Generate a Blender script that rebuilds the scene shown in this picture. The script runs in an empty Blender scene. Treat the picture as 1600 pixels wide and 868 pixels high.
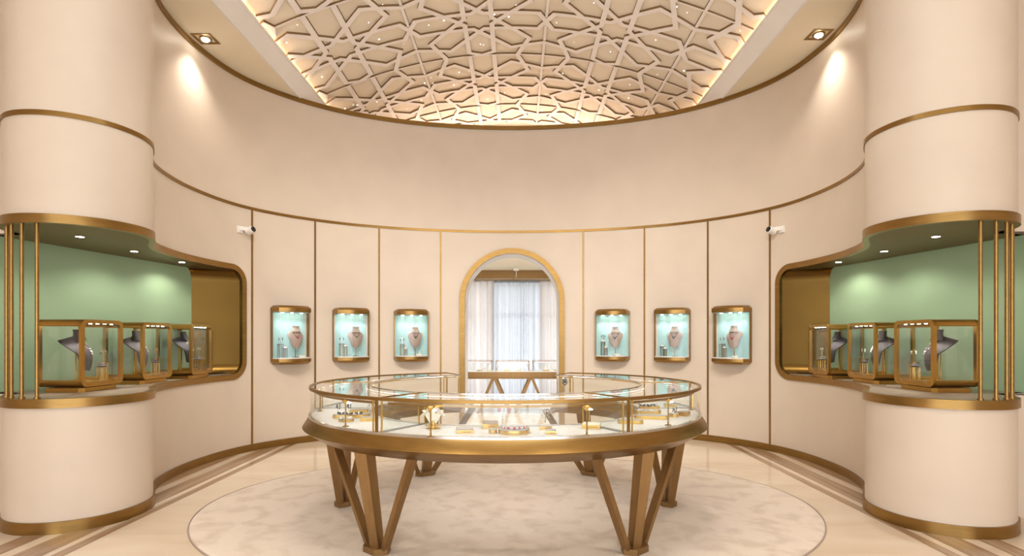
import bpy, math, random
from math import sin, cos, pi, radians, sqrt, atan2
from mathutils import Vector, Matrix
random.seed(7)
U = 1.4                                   # eye height in metres; plan numbers below are in eye heights
scn = bpy.context.scene
col = scn.collection

# ------------------------------------------------------------------ camera, world, exposure
CX = 0.05 * U
cd = bpy.data.cameras.new('camera')
cam = bpy.data.objects.new('camera', cd); col.objects.link(cam)
cam.location = (CX, 0, U); cam.rotation_euler = (pi/2, 0, 0)
cd.sensor_width = 36; cd.lens = 36*880/1600
cd.shift_y = 94/1600; cd.shift_x = -7.2/1600
cd.clip_start = 0.05; cd.clip_end = 200
scn.camera = cam
w = bpy.data.worlds.new('daylight'); scn.world = w; w.use_nodes = True
bg = w.node_tree.nodes['Background']
bg.inputs[0].default_value = (0.93, 0.96, 1.0, 1); bg.inputs[1].default_value = 3.0
scn.view_settings.view_transform = 'Standard'; scn.view_settings.look = 'None'
scn.view_settings.exposure = 0.38; scn.view_settings.gamma = 1; scn.view_settings.use_curve_mapping = False
try:
    scn.cycles.transparent_max_bounces = 32
    scn.cycles.max_bounces = 10
    scn.cycles.sample_clamp_indirect = 6
    scn.cycles.caustics_reflective = False; scn.cycles.caustics_refractive = False
except Exception: pass
COVE = 8; WALL_FILL = 310; VAULT_FILL = 60  # cove lamp power, then the added unseen wall and vault fills
WARM = (1.0, 0.80, 0.58); SOFT = (1.0, 0.92, 0.82); COOL = (0.93, 0.98, 1.0); AMBER = (1.0, 0.52, 0.24)

def lamp(name, kind, loc, power, color, aim=None, parent=None, **kw):
    d = bpy.data.lights.new(name, kind); d.energy = power; d.color = color
    for k, v in kw.items(): setattr(d, k, v)
    o = bpy.data.objects.new(name, d); col.objects.link(o); o.location = loc
    if aim is not None:
        o.rotation_euler = (Vector(aim) - Vector(loc)).to_track_quat('-Z', 'Y').to_euler()
    if parent is not None: o.parent = parent
    return o

# ------------------------------------------------------------------ materials
def nt(name):
    m = bpy.data.materials.new(name); m.use_nodes = True
    n = m.node_tree; return m, n, n.nodes['Principled BSDF']
def mat(name, c, rough=.5, metal=0, spec=.5, var=0, vscale=8, vstretch=(1,1,1), bump=0, bscale=200, bstretch=(1,1,1), c2=None, coat=0, det=4):
    m, n, p = nt(name)
    p.inputs['Base Color'].default_value = (*c, 1); p.inputs['Roughness'].default_value = rough
    p.inputs['Metallic'].default_value = metal; p.inputs['Specular IOR Level'].default_value = spec
    if coat: p.inputs['Coat Weight'].default_value = coat; p.inputs['Coat Roughness'].default_value = .12
    tc = n.nodes.new('ShaderNodeTexCoord')
    def noise(scale, st, detail):
        mp = n.nodes.new('ShaderNodeMapping'); mp.inputs['Scale'].default_value = st
        n.links.new(tc.outputs['Object'], mp.inputs['Vector'])
        t = n.nodes.new('ShaderNodeTexNoise'); t.inputs['Scale'].default_value = scale; t.inputs['Detail'].default_value = detail
        n.links.new(mp.outputs[0], t.inputs['Vector']); return t
    if var:
        t = noise(vscale, vstretch, det)
        r = n.nodes.new('ShaderNodeValToRGB')
        k = c2 if c2 else tuple(max(0, x*(1-var)) for x in c)
        r.color_ramp.elements[0].position = .3; r.color_ramp.elements[1].position = .7
        r.color_ramp.elements[0].color = (*k, 1); r.color_ramp.elements[1].color = (*c, 1)
        n.links.new(t.outputs['Fac'], r.inputs[0]); n.links.new(r.outputs[0], p.inputs['Base Color'])
    if bump:
        t = noise(bscale, bstretch, 3)
        b = n.nodes.new('ShaderNodeBump'); b.inputs['Strength'].default_value = bump; b.inputs['Distance'].default_value = .004
        n.links.new(t.outputs['Fac'], b.inputs['Height']); n.links.new(b.outputs[0], p.inputs['Normal'])
    return m
def emis(name, c, s):
    m = bpy.data.materials.new(name); m.use_nodes = True; n = m.node_tree; n.nodes.clear()
    e = n.nodes.new('ShaderNodeEmission'); e.inputs[0].default_value = (*c, 1); e.inputs[1].default_value = s
    o = n.nodes.new('ShaderNodeOutputMaterial'); n.links.new(e.outputs[0], o.inputs[0]); return m
def glassm(name, tint, refl=1.0, f0=.045):
    m = bpy.data.materials.new(name); m.use_nodes = True; n = m.node_tree; n.nodes.clear()
    lw = n.nodes.new('ShaderNodeLayerWeight'); lw.inputs['Blend'].default_value = .5
    pw = n.nodes.new('ShaderNodeMath'); pw.operation = 'POWER'; pw.inputs[1].default_value = 5
    n.links.new(lw.outputs['Facing'], pw.inputs[0])
    ma = n.nodes.new('ShaderNodeMath'); ma.operation = 'MULTIPLY_ADD'; ma.inputs[1].default_value = (1-f0)*refl; ma.inputs[2].default_value = f0*refl
    n.links.new(pw.outputs[0], ma.inputs[0])
    tr = n.nodes.new('ShaderNodeBsdfTransparent'); tr.inputs[0].default_value = (*tint, 1)
    gl = n.nodes.new('ShaderNodeBsdfGlossy'); gl.inputs['Roughness'].default_value = .0; gl.inputs[0].default_value = (1,1,1,1)
    mx = n.nodes.new('ShaderNodeMixShader'); n.links.new(ma.outputs[0], mx.inputs[0])
    n.links.new(tr.outputs[0], mx.inputs[1]); n.links.new(gl.outputs[0], mx.inputs[2])
    o = n.nodes.new('ShaderNodeOutputMaterial'); n.links.new(mx.outputs[0], o.inputs[0]); return m
def cloth(name, c, trans, transp):
    m = bpy.data.materials.new(name); m.use_nodes = True; n = m.node_tree; n.nodes.clear()
    d = n.nodes.new('ShaderNodeBsdfDiffuse'); d.inputs[0].default_value = (*c, 1)
    t = n.nodes.new('ShaderNodeBsdfTranslucent'); t.inputs[0].default_value = (*c, 1)
    tr = n.nodes.new('ShaderNodeBsdfTransparent')
    a = n.nodes.new('ShaderNodeMixShader'); a.inputs[0].default_value = trans
    n.links.new(d.outputs[0], a.inputs[1]); n.links.new(t.outputs[0], a.inputs[2])
    b = n.nodes.new('ShaderNodeMixShader'); b.inputs[0].default_value = transp
    n.links.new(a.outputs[0], b.inputs[1]); n.links.new(tr.outputs[0], b.inputs[2])
    o = n.nodes.new('ShaderNodeOutputMaterial'); n.links.new(b.outputs[0], o.inputs[0]); return m

M = {}
M['wall'] = mat('linen wall panel', (.75,.64,.53), .46, 0, .40, var=.05, vscale=2.5, bump=.06, bscale=260, bstretch=(1,1,.25))
M['soffit'] = mat('cream plaster', (.88,.79,.62), .7, 0, .3, var=.03, vscale=3)
M['white'] = mat('white plaster', (.87,.84,.81), .6, 0, .3, var=.03, vscale=4)
M['bright'] = mat('bright white plaster', (.88,.88,.89), .5, 0, .3)
M['vault'] = mat('cream vault plaster', (.88,.79,.66), .75, 0, .25, var=.03, vscale=2)
M['fret'] = mat('ivory fretwork', (.90,.85,.82), .6, 0, .3)
M['fretedge'] = mat('brown bar side', (.24,.15,.07), .8, 0, .2)  # side faces of the bars, browner than their undersides
M['vbrass'] = mat('vitrine brass', (.50,.29,.075), .30, 1, .5, var=.12, vscale=7)
M['brass'] = mat('brushed brass', (.36,.215,.07), .33, 1, .5, var=.18, vscale=6, vstretch=(1,1,6), bump=.05, bscale=90, bstretch=(.15,.15,4))
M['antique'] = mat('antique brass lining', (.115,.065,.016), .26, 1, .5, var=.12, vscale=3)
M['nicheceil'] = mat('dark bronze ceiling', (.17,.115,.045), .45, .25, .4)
M['bronze'] = mat('dark bronze', (.33,.20,.085), .38, .85, .5, var=.15, vscale=8, vstretch=(5,5,.6))
M['gold'] = mat('polished gold', (.72,.49,.17), .25, 1, .5)
M['chrome'] = mat('polished steel', (.62,.60,.58), .18, 1, .5)
M['green'] = mat('sage green wall', (.38,.54,.34), .55, 0, .35, var=.04, vscale=2, bump=.03, bscale=300)
M['teal'] = mat('aqua lining', (.42,.65,.65), .5, 0, .35)
M['stone'] = mat('counter stone', (.36,.29,.22), .35, 0, .5, var=.25, vscale=5)
M['pad'] = mat('white leatherette', (.80,.78,.76), .5, 0, .35, bump=.03, bscale=400)
M['traytop'] = mat('tray suede', (.52,.47,.43), .8, 0, .2)
M['bust_taupe'] = mat('taupe velvet', (.42,.33,.28), .8, 0, .2)
M['bust_dark'] = mat('charcoal velvet', (.05,.043,.05), .55, 0, .35)
M['silver'] = mat('silver jewels', (.75,.75,.78), .15, 1, .5)
M['onyx'] = mat('dark stones', (.05,.05,.07), .15, 0, .6)
M['ruby'] = mat('red stones', (.50,.02,.09), .12, 0, .7)
M['pearl'] = mat('pearls', (.74,.66,.54), .22, 0, .6)
M['card'] = mat('card', (.88,.83,.70), .6, 0, .3)
M['black'] = mat('black plastic', (.012,.012,.014), .2, 0, .5)
M['plastic'] = mat('white plastic', (.82,.79,.75), .4, 0, .4)
M['glass'] = glassm('clear glass', (.985,.995,.99), .6)
M['glasstop'] = glassm('reflective glass', (.975,.99,.985), 1.15, .055)
M['glassar'] = glassm('anti reflective glass', (.99,.995,.995), .30)
M['glassv'] = glassm('vitrine glass', (.985,.995,.99), .65)
M['acrylic'] = glassm('acrylic', (.96,.98,.98), 1.0, .06)
M['led'] = emis('led white', (1,.95,.88), 10)
M['ledcool'] = emis('led cool', COOL, 3)
M['ledamber'] = emis('led amber', AMBER, 6)
M['bulb'] = emis('bulb', (1,.92,.78), 30)
M['star'] = emis('fibre star', (1,.95,.85), 6)
M['sheer'] = cloth('sheer voile', (.55,.57,.61), .50, .03)
M['drape'] = cloth('drape', (.78,.74,.73), .30, .02)
# marble floor
def marble(name, a, b, c, rough, stretch, scale):
    m, n, p = nt(name)
    tc = n.nodes.new('ShaderNodeTexCoord'); mp = n.nodes.new('ShaderNodeMapping')
    mp.inputs['Scale'].default_value = stretch; mp.inputs['Rotation'].default_value = (0,0,.35 if stretch[0] != .25 else 0)
    n.links.new(tc.outputs['Object'], mp.inputs[0])
    t = n.nodes.new('ShaderNodeTexNoise'); t.inputs['Scale'].default_value = scale; t.inputs['Detail'].default_value = 9; t.inputs['Distortion'].default_value = .9
    n.links.new(mp.outputs[0], t.inputs['Vector'])
    r = n.nodes.new('ShaderNodeValToRGB'); e = r.color_ramp.elements
    e[0].position = .28; e[0].color = (*b, 1); e[1].position = .72; e[1].color = (*c, 1)
    x = e.new(.5); x.color = (*a, 1)
    n.links.new(t.outputs['Fac'], r.inputs[0]); n.links.new(r.outputs[0], p.inputs['Base Color'])
    p.inputs['Roughness'].default_value = rough; p.inputs['Specular IOR Level'].default_value = .5
    return m
M['marble'] = marble('beige marble', (.74,.61,.47), (.66,.52,.38), (.80,.69,.56), .13, (.5,1.6,1), 1.3)
M['woodstone'] = marble('wood vein marble', (.36,.235,.145), (.26,.16,.09), (.48,.34,.225), .16, (7,.35,1), 2.2)
# carpet
def carpetm():
    m, n, p = nt('silky carpet')
    tc = n.nodes.new('ShaderNodeTexCoord')
    def noi(s, d, di):
        t = n.nodes.new('ShaderNodeTexNoise'); t.inputs['Scale'].default_value = s; t.inputs['Detail'].default_value = d; t.inputs['Distortion'].default_value = di
        n.links.new(tc.outputs['Object'], t.inputs['Vector']); return t
    t = noi(5.5, 14, .4)
    r = n.nodes.new('ShaderNodeValToRGB'); e = r.color_ramp.elements
    e[0].position = .36; e[0].color = (.67,.55,.44,1); e[1].position = .53; e[1].color = (.79,.67,.56,1)
    n.links.new(t.outputs['Fac'], r.inputs[0]); n.links.new(r.outputs[0], p.inputs['Base Color'])
    p.inputs['Roughness'].default_value = .9; p.inputs['Specular IOR Level'].default_value = .15
    p.inputs['Sheen Weight'].default_value = .25
    t2 = noi(160, 3, 0)
    b = n.nodes.new('ShaderNodeBump'); b.inputs['Strength'].default_value = .5; b.inputs['Distance'].default_value = .01
    n.links.new(t2.outputs['Fac'], b.inputs['Height']); n.links.new(b.outputs[0], p.inputs['Normal'])
    return m
M['carpet'] = carpetm()

# ------------------------------------------------------------------ mesh helpers
class MB:
    def __init__(s): s.v = []; s.f = []
    def add(s, vs, fs):
        o = len(s.v); s.v += [tuple(x) for x in vs]; s.f += [tuple(i+o for i in f) for f in fs]; return s
    def box(s, c, d, rz=0, tx=0):
        hx, hy, hz = d[0]/2, d[1]/2, d[2]/2; cs, sn = cos(rz), sin(rz); vs = []
        for z in (-hz, hz):
            for x, y in ((-hx,-hy),(hx,-hy),(hx,hy),(-hx,hy)):
                vs.append((c[0]+x*cs-y*sn, c[1]+x*sn+y*cs, c[2]+z))
        return s.add(vs, [(3,2,1,0),(4,5,6,7),(0,1,5,4),(1,2,6,5),(2,3,7,6),(3,0,4,7)])
    def prism(s, poly, z0, z1):
        n = len(poly)
        return s.add([(x,y,z0) for x,y in poly]+[(x,y,z1) for x,y in poly],
            [tuple(range(n-1,-1,-1)), tuple(range(n,2*n))]+[(i,(i+1)%n,n+(i+1)%n,n+i) for i in range(n)])
    def loft(s, rings, cap=True, closed=True):
        n = len(rings[0]); vs = [p for r in rings for p in r]; fs = []
        for k in range(len(rings)-1):
            for i in range(n if closed else n-1):
                j = (i+1) % n; fs.append((k*n+i, k*n+j, (k+1)*n+j, (k+1)*n+i))
        if cap:
            fs.append(tuple(range(n-1,-1,-1))); b = (len(rings)-1)*n; fs.append(tuple(range(b, b+n)))
        return s.add(vs, fs)
    def lathe(s, prof, n=20, c=(0,0,0), sx=1, sy=1):
        return s.loft([[(c[0]+r*cos(2*pi*i/n)*sx, c[1]+r*sin(2*pi*i/n)*sy, c[2]+z) for i in range(n)] for r, z in prof])
    def cyl(s, a, b, r, n=8, r2=None):
        a = Vector(a); b = Vector(b); d = (b-a).normalized()
        u = d.orthogonal().normalized(); v = d.cross(u)
        r2 = r if r2 is None else r2
        return s.loft([[tuple(p + (u*cos(2*pi*i/n)+v*sin(2*pi*i/n))*q) for i in range(n)] for p, q in ((a,r),(b,r2))])
    def tube(s, path, r, n=6, closed=False):
        P = [Vector(p) for p in path]; rings = []; m = len(P); up = Vector((0,0,1))
        for i in range(m):
            t = (P[(i+1) % m]-P[i-1]) if closed else (P[min(i+1,m-1)]-P[max(i-1,0)])
            t.normalize(); u = t.cross(up)
            if u.length < 1e-4: u = t.orthogonal()
            u.normalize(); v = u.cross(t)
            rings.append([tuple(P[i]+(u*cos(2*pi*k/n)+v*sin(2*pi*k/n))*r) for k in range(n)])
        if closed: rings.append(rings[0])
        return s.loft(rings, cap=not closed)
    def ball(s, c, r, n=8, m=6, sz=1):
        return s.lathe([(max(r*sin(pi*k/m), r*.02), -r*cos(pi*k/m)*sz) for k in range(m+1)], n, c)
    def bar(s, a, b, wx, wy, side, wx2=None, wy2=None):
        """tapered rectangular bar from a to b; `side` is a horizontal width direction"""
        a = Vector(a); b = Vector(b); u = Vector(side).normalized(); v = (b-a).normalized().cross(u).normalized()
        rings = []
        for p, x, y in ((a,wx,wy),(b,wx2 or wx,wy2 or wy)):
            rings.append([tuple(p+u*sx*x/2+v*sy*y/2) for sx, sy in ((-1,-1),(1,-1),(1,1),(-1,1))])
        return s.loft(rings)
    def mesh(s, name, smooth=40):
        me = bpy.data.meshes.new(name); me.from_pydata(s.v, [], s.f); me.validate()
        if smooth:
            me.polygons.foreach_set('use_smooth', [True]*len(me.polygons))
            me.set_sharp_from_angle(angle=radians(smooth))
        me.update(); return me
    def build(s, name, m, parent=None, loc=(0,0,0), rz=0, smooth=40, bevel=0):
        me = s.mesh(name, smooth); me.materials.append(M[m])
        return place(name, me, parent, loc, rz, bevel)
def place(name, me, parent=None, loc=(0,0,0), rz=0, bevel=0):
    o = bpy.data.objects.new(name, me); col.objects.link(o); o.location = loc; o.rotation_euler = (0,0,rz)
    if parent: o.parent = parent
    if bevel:
        b = o.modifiers.new('bevel', 'BEVEL'); b.width = bevel; b.segments = 2; b.limit_method = 'ANGLE'
    return o
def tag(o, label, cat, group=None):
    o['label'] = label; o['category'] = cat
    if group: o['group'] = group
    return o
def thing(name, label, cat, loc=(0,0,0), rz=0, group=None):
    o = bpy.data.objects.new(name, None); col.objects.link(o); o.location = loc; o.rotation_euler = (0,0,rz)
    o.empty_display_size = .1
    return tag(o, label, cat, group)
def struct(o, label=None):
    o['kind'] = 'structure'
    if label: o['label'] = label
    return o
def sempty(name, label=None):
    o = bpy.data.objects.new(name, None); col.objects.link(o); return struct(o, label)

# ------------------------------------------------------------------ plan of the curved wall (eye heights)
CTRL = [(-.38,6.06),(0,6.085),(.38,6.065),(.76,6.005),(1.08,5.925),(1.37,5.815),(1.65,5.67),(1.91,5.475),(2.12,5.26),(2.285,5.02),
        (2.385,4.77),(2.43,4.5),(2.44,4.22),(2.41,3.96),(2.355,3.75),(2.27,3.585),(2.175,3.45),(2.11,3.33),(2.09,3.2),(2.115,3.07),
        (2.175,2.97),(2.265,2.9),(2.35,2.868),(2.426,2.86),(2.51,2.87),(2.6,2.91),(2.69,2.99),(2.745,3.09),(2.765,3.2),(2.775,3.34)]
def catmull(P, n=10):
    out = []
    for i in range(1, len(P)-2):
        p0,p1,p2,p3 = [Vector(P[i+k]) for k in (-1,0,1,2)]
        for k in range(n):
            t = k/n
            out.append(.5*((2*p1)+(p2-p0)*t+(2*p0-5*p1+4*p2-p3)*t*t+(3*p1-p0-3*p2+p3)*t**3))
    out.append(Vector(P[-2])); return out
PLAN = [p*U for p in catmull(CTRL)]
ARC = [0]
for i in range(1, len(PLAN)): ARC.append(ARC[-1]+(PLAN[i]-PLAN[i-1]).length)
SMAX = ARC[-1]
S_BEND = [ARC[min(range(len(PLAN)), key=lambda i: (PLAN[i]-Vector(q)*U).length)] for q in ((2.43,4.1),(2.12,3.35))]
def plan(s, n=0.0):
    """signed arc length from the middle of the back wall -> point, offset n into the room"""
    sg = -1 if s < 0 else 1; a = min(abs(s), SMAX)
    lo, hi = 0, len(ARC)-1
    while hi-lo > 1:
        m = (lo+hi)//2
        if ARC[m] <= a: lo = m
        else: hi = m
    def tang(i):
        a_, b_ = PLAN[max(i-1,0)], PLAN[min(i+1,len(PLAN)-1)]
        if i == 0: return Vector((1,0))
        return (b_-a_).normalized()
    t = (a-ARC[lo])/(ARC[hi]-ARC[lo]); p = PLAN[lo].lerp(PLAN[hi], t); tg = tang(lo).lerp(tang(hi), t).normalized()
    nn = Vector((tg.y, -tg.x))          # to the right of travel = into the room
    p = p+nn*n
    if sg > 0:                           # the right hand pier stands a little nearer
        k = min(1,max(0,(a-S_BEND[0])/(S_BEND[1]-S_BEND[0]))); k = k*k*(3-2*k); p = p+Vector((-.03,-.06))*U*k
    return Vector((p.x*sg, p.y)), Vector((nn.x*sg, nn.y))
def s_at_px(x):      # arc length where the wall stands at eye-height abscissa x (first branch)
    for i in range(len(PLAN)):
        if PLAN[i].x >= x*U: return ARC[i]
def s_near(x, y):
    return min(range(len(PLAN)), key=lambda i: (PLAN[i]-Vector((x*U,y*U))).length)
def srange(a, b, step=.05):
    n = max(1, int(abs(b-a)/step+.5)); return [a+(b-a)*i/n for i in range(n+1)]
def strip(ss, z0, z1, n=0.0):
    """vertical wall surface over arc lengths; z0, z1 constants or functions of s"""
    f0 = z0 if callable(z0) else (lambda s: z0); f1 = z1 if callable(z1) else (lambda s: z1)
    mb = MB(); rows = []
    for s in ss:
        p, _ = plan(s, n); rows.append([(p.x,p.y,f0(s)),(p.x,p.y,f1(s))])
    return mb.loft(rows, cap=False, closed=False)
def band(ss, z0, z1, n0, n1):
    """solid strip of rectangular section following the wall"""
    mb = MB(); rings = []
    for s in ss:
        a, _ = plan(s, n0); b, _ = plan(s, n1)
        rings.append([(a.x,a.y,z0),(b.x,b.y,z0),(b.x,b.y,z1),(a.x,a.y,z1)])
    return mb.loft(rings)

HB = 2.148*U          # brass line between lower panels and upper wall
HC = 3.285*U          # ceiling
NZ0, NZ1 = .69*U, 1.587*U     # niche opening
SN = ARC[s_near(2.342,4.885)]
SE = ARC[s_near(2.765,3.2)]
LINES = [.758, 1.36, 1.905, 2.288]
SL = [s_at_px(x) for x in LINES]

# ------------------------------------------------------------------ floor
fl = MB(); fl.box((0,3.0*U,-.05),(8.6*U,11.4*U,.1)); floor = struct(fl.build('floor','marble',smooth=0), 'polished beige marble floor')
for sx in (-1,1):
    for x0, x1 in ((2.035,2.088),(2.135,2.265),(2.34,2.44)):
        b = MB().box((sx*(x0+x1)/2*U, 2.0*U, .0015), ((x1-x0)*U, 8.2*U, .005))
        b.build('inlay_strip','woodstone',floor,smooth=0)

# ------------------------------------------------------------------ back wall: lower panels, upper wall
wall = sempty('wall_back','curved wall clad in pale beige linen panels')
strip(srange(-SMAX, SMAX, .04), HB+.01, HC).build('upper_wall','wall',wall)
ARW, ARZ, AR = .533*U, 1.408*U, .533*U     # arch opening
def arch_top(s):
    x = abs(plan(s)[0].x)
    return ARZ+sqrt(max(0, AR*AR-x*x)) if x < AR else ARZ
s_ar = s_at_px(.533); s_ar = [ARC[i-1]+(ARC[i]-ARC[i-1])*(AR-PLAN[i-1].x)/(PLAN[i].x-PLAN[i-1].x) for i in range(1,len(PLAN)) if PLAN[i].x >= AR][0]
G = .004
mid = strip([s_ar*sin(pi/2*k/24) for k in range(-24,25)], arch_top, HB-.01)
for sg in (-1,1):
    side = strip([sg*x for x in srange(s_ar, SL[0]-G)], 0, HB-.01); mid.add(side.v, side.f)
mid.build('wall_panel','wall',wall)
for sg in (-1,1):
    for k in range(3):
        strip([sg*x for x in srange(SL[k]+G, SL[k+1]-G)], 0, HB-.01).build('wall_panel','wall',wall)
RC = .11*U
def corner(s, low):
    a = abs(s)-SN
    d = RC-sqrt(max(0, RC*RC-(RC-a)**2)) if a < RC else 0
    return d
FW = .047*U
for sg in (-1,1):
    mb = strip([sg*x for x in srange(SL[3]+G, SN, .04)], 0, HB-.01)
    cs = [SN+RC*(1-cos(pi/2*k/10)) for k in range(11)]+srange(SN+RC+.03, SMAX, .04)
    lo = strip([sg*x for x in cs], 0, lambda s: NZ0-.012+ (0 if abs(s)-SN > RC else RC-sqrt(max(0,RC*RC-(RC-(abs(s)-SN))**2))))
    hi = strip([sg*x for x in cs], lambda s: NZ1+.012- (0 if abs(s)-SN > RC else RC-sqrt(max(0,RC*RC-(RC-(abs(s)-SN))**2))), HB-.01)
    mb.add(lo.v, lo.f); mb.add(hi.v, hi.f)
    mb.build('wall_panel','wall',wall)

# brass trims
full = srange(-SMAX, SMAX, .04)
struct(band(full, HB-.018, HB+.018, -.004, .008).build('trim_1','brass'), 'horizontal brass line running round the wall above the panels')
struct(band(full, HC-.055, HC+.005, -.004, .02).build('trim_2','brass'), 'brass ring where the curved wall meets the ceiling')
tn = 3
for sg in (-1,1):
    for s in SL:
        struct(band([sg*(s-.011), sg*s, sg*(s+.011)], .06, HB-.015, -.004, .008).build('trim_%d' % tn,'brass'), 'vertical brass line between two wall panels'); tn += 1
for sg, nm in ((-1,'left'),(1,'right')):
    struct(band([sg*x for x in srange(s_ar+.03, SMAX, .04)], 0, .062*U, -.004, .014).build('baseboard_'+nm,'brass'), 'brass skirting along the '+nm+' half of the curved wall')

# arch frame following the wall
def arch_path(r, n=28):
    pts = [(-r,0.0)]+[(-r*cos(pi*k/n), ARZ+r*sin(pi*k/n)) for k in range(n+1)]+[(r,0.0)]
    return pts
def ywall(x):
    x = abs(x)
    for i in range(1,len(PLAN)):
        if PLAN[i].x >= x:
            t = (x-PLAN[i-1].x)/(PLAN[i].x-PLAN[i-1].x); return PLAN[i-1].y+(PLAN[i].y-PLAN[i-1].y)*t
mb = MB(); rings = []
for (xo,zo),(xi,zi) in zip(arch_path(.562*U), arch_path(.506*U)):
    yo, yi = ywall(xo), ywall(xi)
    rings.append([(xo,yo-.03,zo),(xi,yi-.03,zi),(xi,yi+.06,zi),(xo,yo+.02,zo)])
mb.loft(rings); struct(mb.build('trim_%d' % tn,'brass'), 'wide brass frame around the arched doorway'); tn += 1
mb = MB(); rings = []
for xi, zi in arch_path(.507*U):
    xj, zj = xi, zi
    rings.append([(xi,ywall(xi)+.055,zi),(xi,6.44*U,zi)])
mb.loft(rings, cap=False, closed=False); struct(mb.build('wall_arch_reveal','bright'), 'white plaster reveal inside the arched doorway')

# ------------------------------------------------------------------ niches
GA, GB = Vector((2.672,4.715))*U, Vector((2.93,3.205))*U
def back_pt(s):
    t = (s-SN)/(SE-SN); return GA.lerp(GB, min(max(t,0),1))
def niche(sg, nm):
    wn = sempty('wall_niche_'+nm, 'green backed display niche cut into the '+nm+' wall')
    # (s,z) path of the opening, from the near end of the counter round the far end to the near end of the ceiling
    path = [(s, NZ0) for s in srange(SE, SN+RC, .05)]
    path += [(SN+RC*(1-sin(pi/2*k/10)), NZ0+RC*(1-cos(pi/2*k/10))) for k in range(1,11)]
    path += [(SN, NZ0+RC+(NZ1-NZ0-2*RC)*k/4) for k in range(1,4)]
    path += [(SN+RC*(1-cos(pi/2*k/10)), NZ1-RC*(1-sin(pi/2*k/10))) for k in range(0,11)]
    path += [(s, NZ1) for s in srange(SN+RC, SE, .05)[1:]]
    out = []
    for i,(s,z) in enumerate(path):
        a = path[max(i-1,0)]; b = path[min(i+1,len(path)-1)]
        ds, dz = b[0]-a[0], b[1]-a[1]; L = sqrt(ds*ds+dz*dz)
        out.append((s-dz/L*FW, z+ds/L*FW))
    fr = MB(); rings = []
    for (s,z),(so,zo) in zip(path, out):
        p,_ = plan(sg*s, .016); q,_ = plan(sg*so, .016); r,_ = plan(sg*so, -.004); t,_ = plan(sg*s, -.03)
        rings.append([(p.x,p.y,z),(q.x,q.y,zo),(r.x,r.y,zo),(t.x,t.y,z)])
    fr.loft(rings); fr.build('brass_frame','brass',wn)
    def lining(seg):
        mb = MB(); rows = []
        for s,z in seg:
            p,_ = plan(sg*s, -.03); b = back_pt(s); rows.append([(p.x,p.y,z),(b.x*sg,b.y,z)])
        return mb.loft(rows, cap=False, closed=False)
    i1 = next(i for i,p in enumerate(path) if p[0] <= SN+RC*.8); i2 = max(i for i,p in enumerate(path) if p[0] <= SN+RC*.8)
    lining(path[:i1+1]).build('counter_top','stone',wn)
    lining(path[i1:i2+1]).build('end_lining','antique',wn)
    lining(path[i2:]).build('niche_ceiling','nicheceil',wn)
    d = (GA-GB).normalized()*.06
    a = GA+d; wy = plan(sg*SMAX)[0].y; b = GB+(GB-GA)*((GB.y-wy+.001)/(GA.y-GB.y))
    MB().add([(a.x*sg,a.y,NZ0-.02),(b.x*sg,b.y,NZ0-.02),(b.x*sg,b.y,NZ1+.02),(a.x*sg,a.y,NZ1+.02)],[(0,1,2,3)]).build('green_back','green',wn)
    px_ = abs(plan(sg*SMAX)[0].x)-.05
    for nm_, zz, mt in (('ceiling_return',NZ1+.006,'nicheceil'),('counter_return',NZ0-.006,'stone')):
        MB().box((sg*(px_+2.96*U)/2, wy+.075, zz),(2.96*U-px_,.15,.008)).build(nm_,mt,wn,smooth=0)
    # brass poles round the nose of the counter
    s0 = ARC[s_near(2.405,2.862)]
    for k in range(5):
        q,_ = plan(sg*(s0+k*.122), -.03)
        mb = MB(); mb.cyl((q.x,q.y,NZ0),(q.x,q.y,NZ1),.0125,12); mb.cyl((q.x,q.y,NZ0),(q.x,q.y,NZ0+.012),.02,12)
        mb.build('pole','brass',wn)
    # three recessed lights
    who = ('over the vitrine nearest the brass poles','over the middle vitrine','at the far end')
    for k,(x,y) in enumerate(((2.47,3.25),(2.53,3.80),(2.53,4.34))):
        t = thing('recessed_light', 'small round recessed light %s in the %s niche' % (who[k], nm), 'light', (sg*x*U,y*U,NZ1), 0, 'recessed lights in the '+nm+' niche')
        MB().lathe([(.030,-.004),(.036,-.004),(.036,.004),(.030,.004)],20).build('trim_ring','brass',t)
        MB().lathe([(.001,-.0045),(.029,-.0045),(.029,.003),(.001,.003)],20).build('lens','bulb',t)
        lamp('niche_spot','SPOT',(0,0,-.012),10,SOFT,parent=t,spot_size=radians(150),spot_blend=.6,shadow_soft_size=.02)
niche(-1,'left'); niche(1,'right')

# ------------------------------------------------------------------ outer shell (side walls, shop front side behind the camera)
for sg, nm in ((-1,'left'),(1,'right')):
    p,_ = plan(sg*SMAX)
    mb = MB()
    for x0, z0, z1 in ((abs(p.x),0,NZ0),(2.915*U,NZ0,NZ1),(abs(p.x),NZ1,HC)):
        mb.add([(sg*x0,p.y,z0),(sg*4.2*U,p.y,z0),(sg*4.2*U,p.y,z1),(sg*x0,p.y,z1)],[(0,1,2,3)])
    mb.add([(sg*4.2*U,p.y,0),(sg*4.2*U,-2.6*U,0),(sg*4.2*U,-2.6*U,HC),(sg*4.2*U,p.y,HC)],[(0,1,2,3)])
    struct(mb.build('wall_'+nm,'wall',smooth=0), 'plain '+nm+' wall of the front room')
mb = MB()
for x0,x1,z0,z1 in ((-4.2,-3.3,0,HC),(3.3,4.2,0,HC),(-3.3,3.3,2.55*U,HC),(-1.12,-1.0,0,2.55*U),(1.0,1.12,0,2.55*U)):
    mb.box(((x0+x1)/2*U,-2.6*U,(z0+z1)/2),((x1-x0)*U,.2,z1-z0))
struct(mb.build('wall_front','wall',smooth=0), 'front wall with three tall shop windows')

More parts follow.
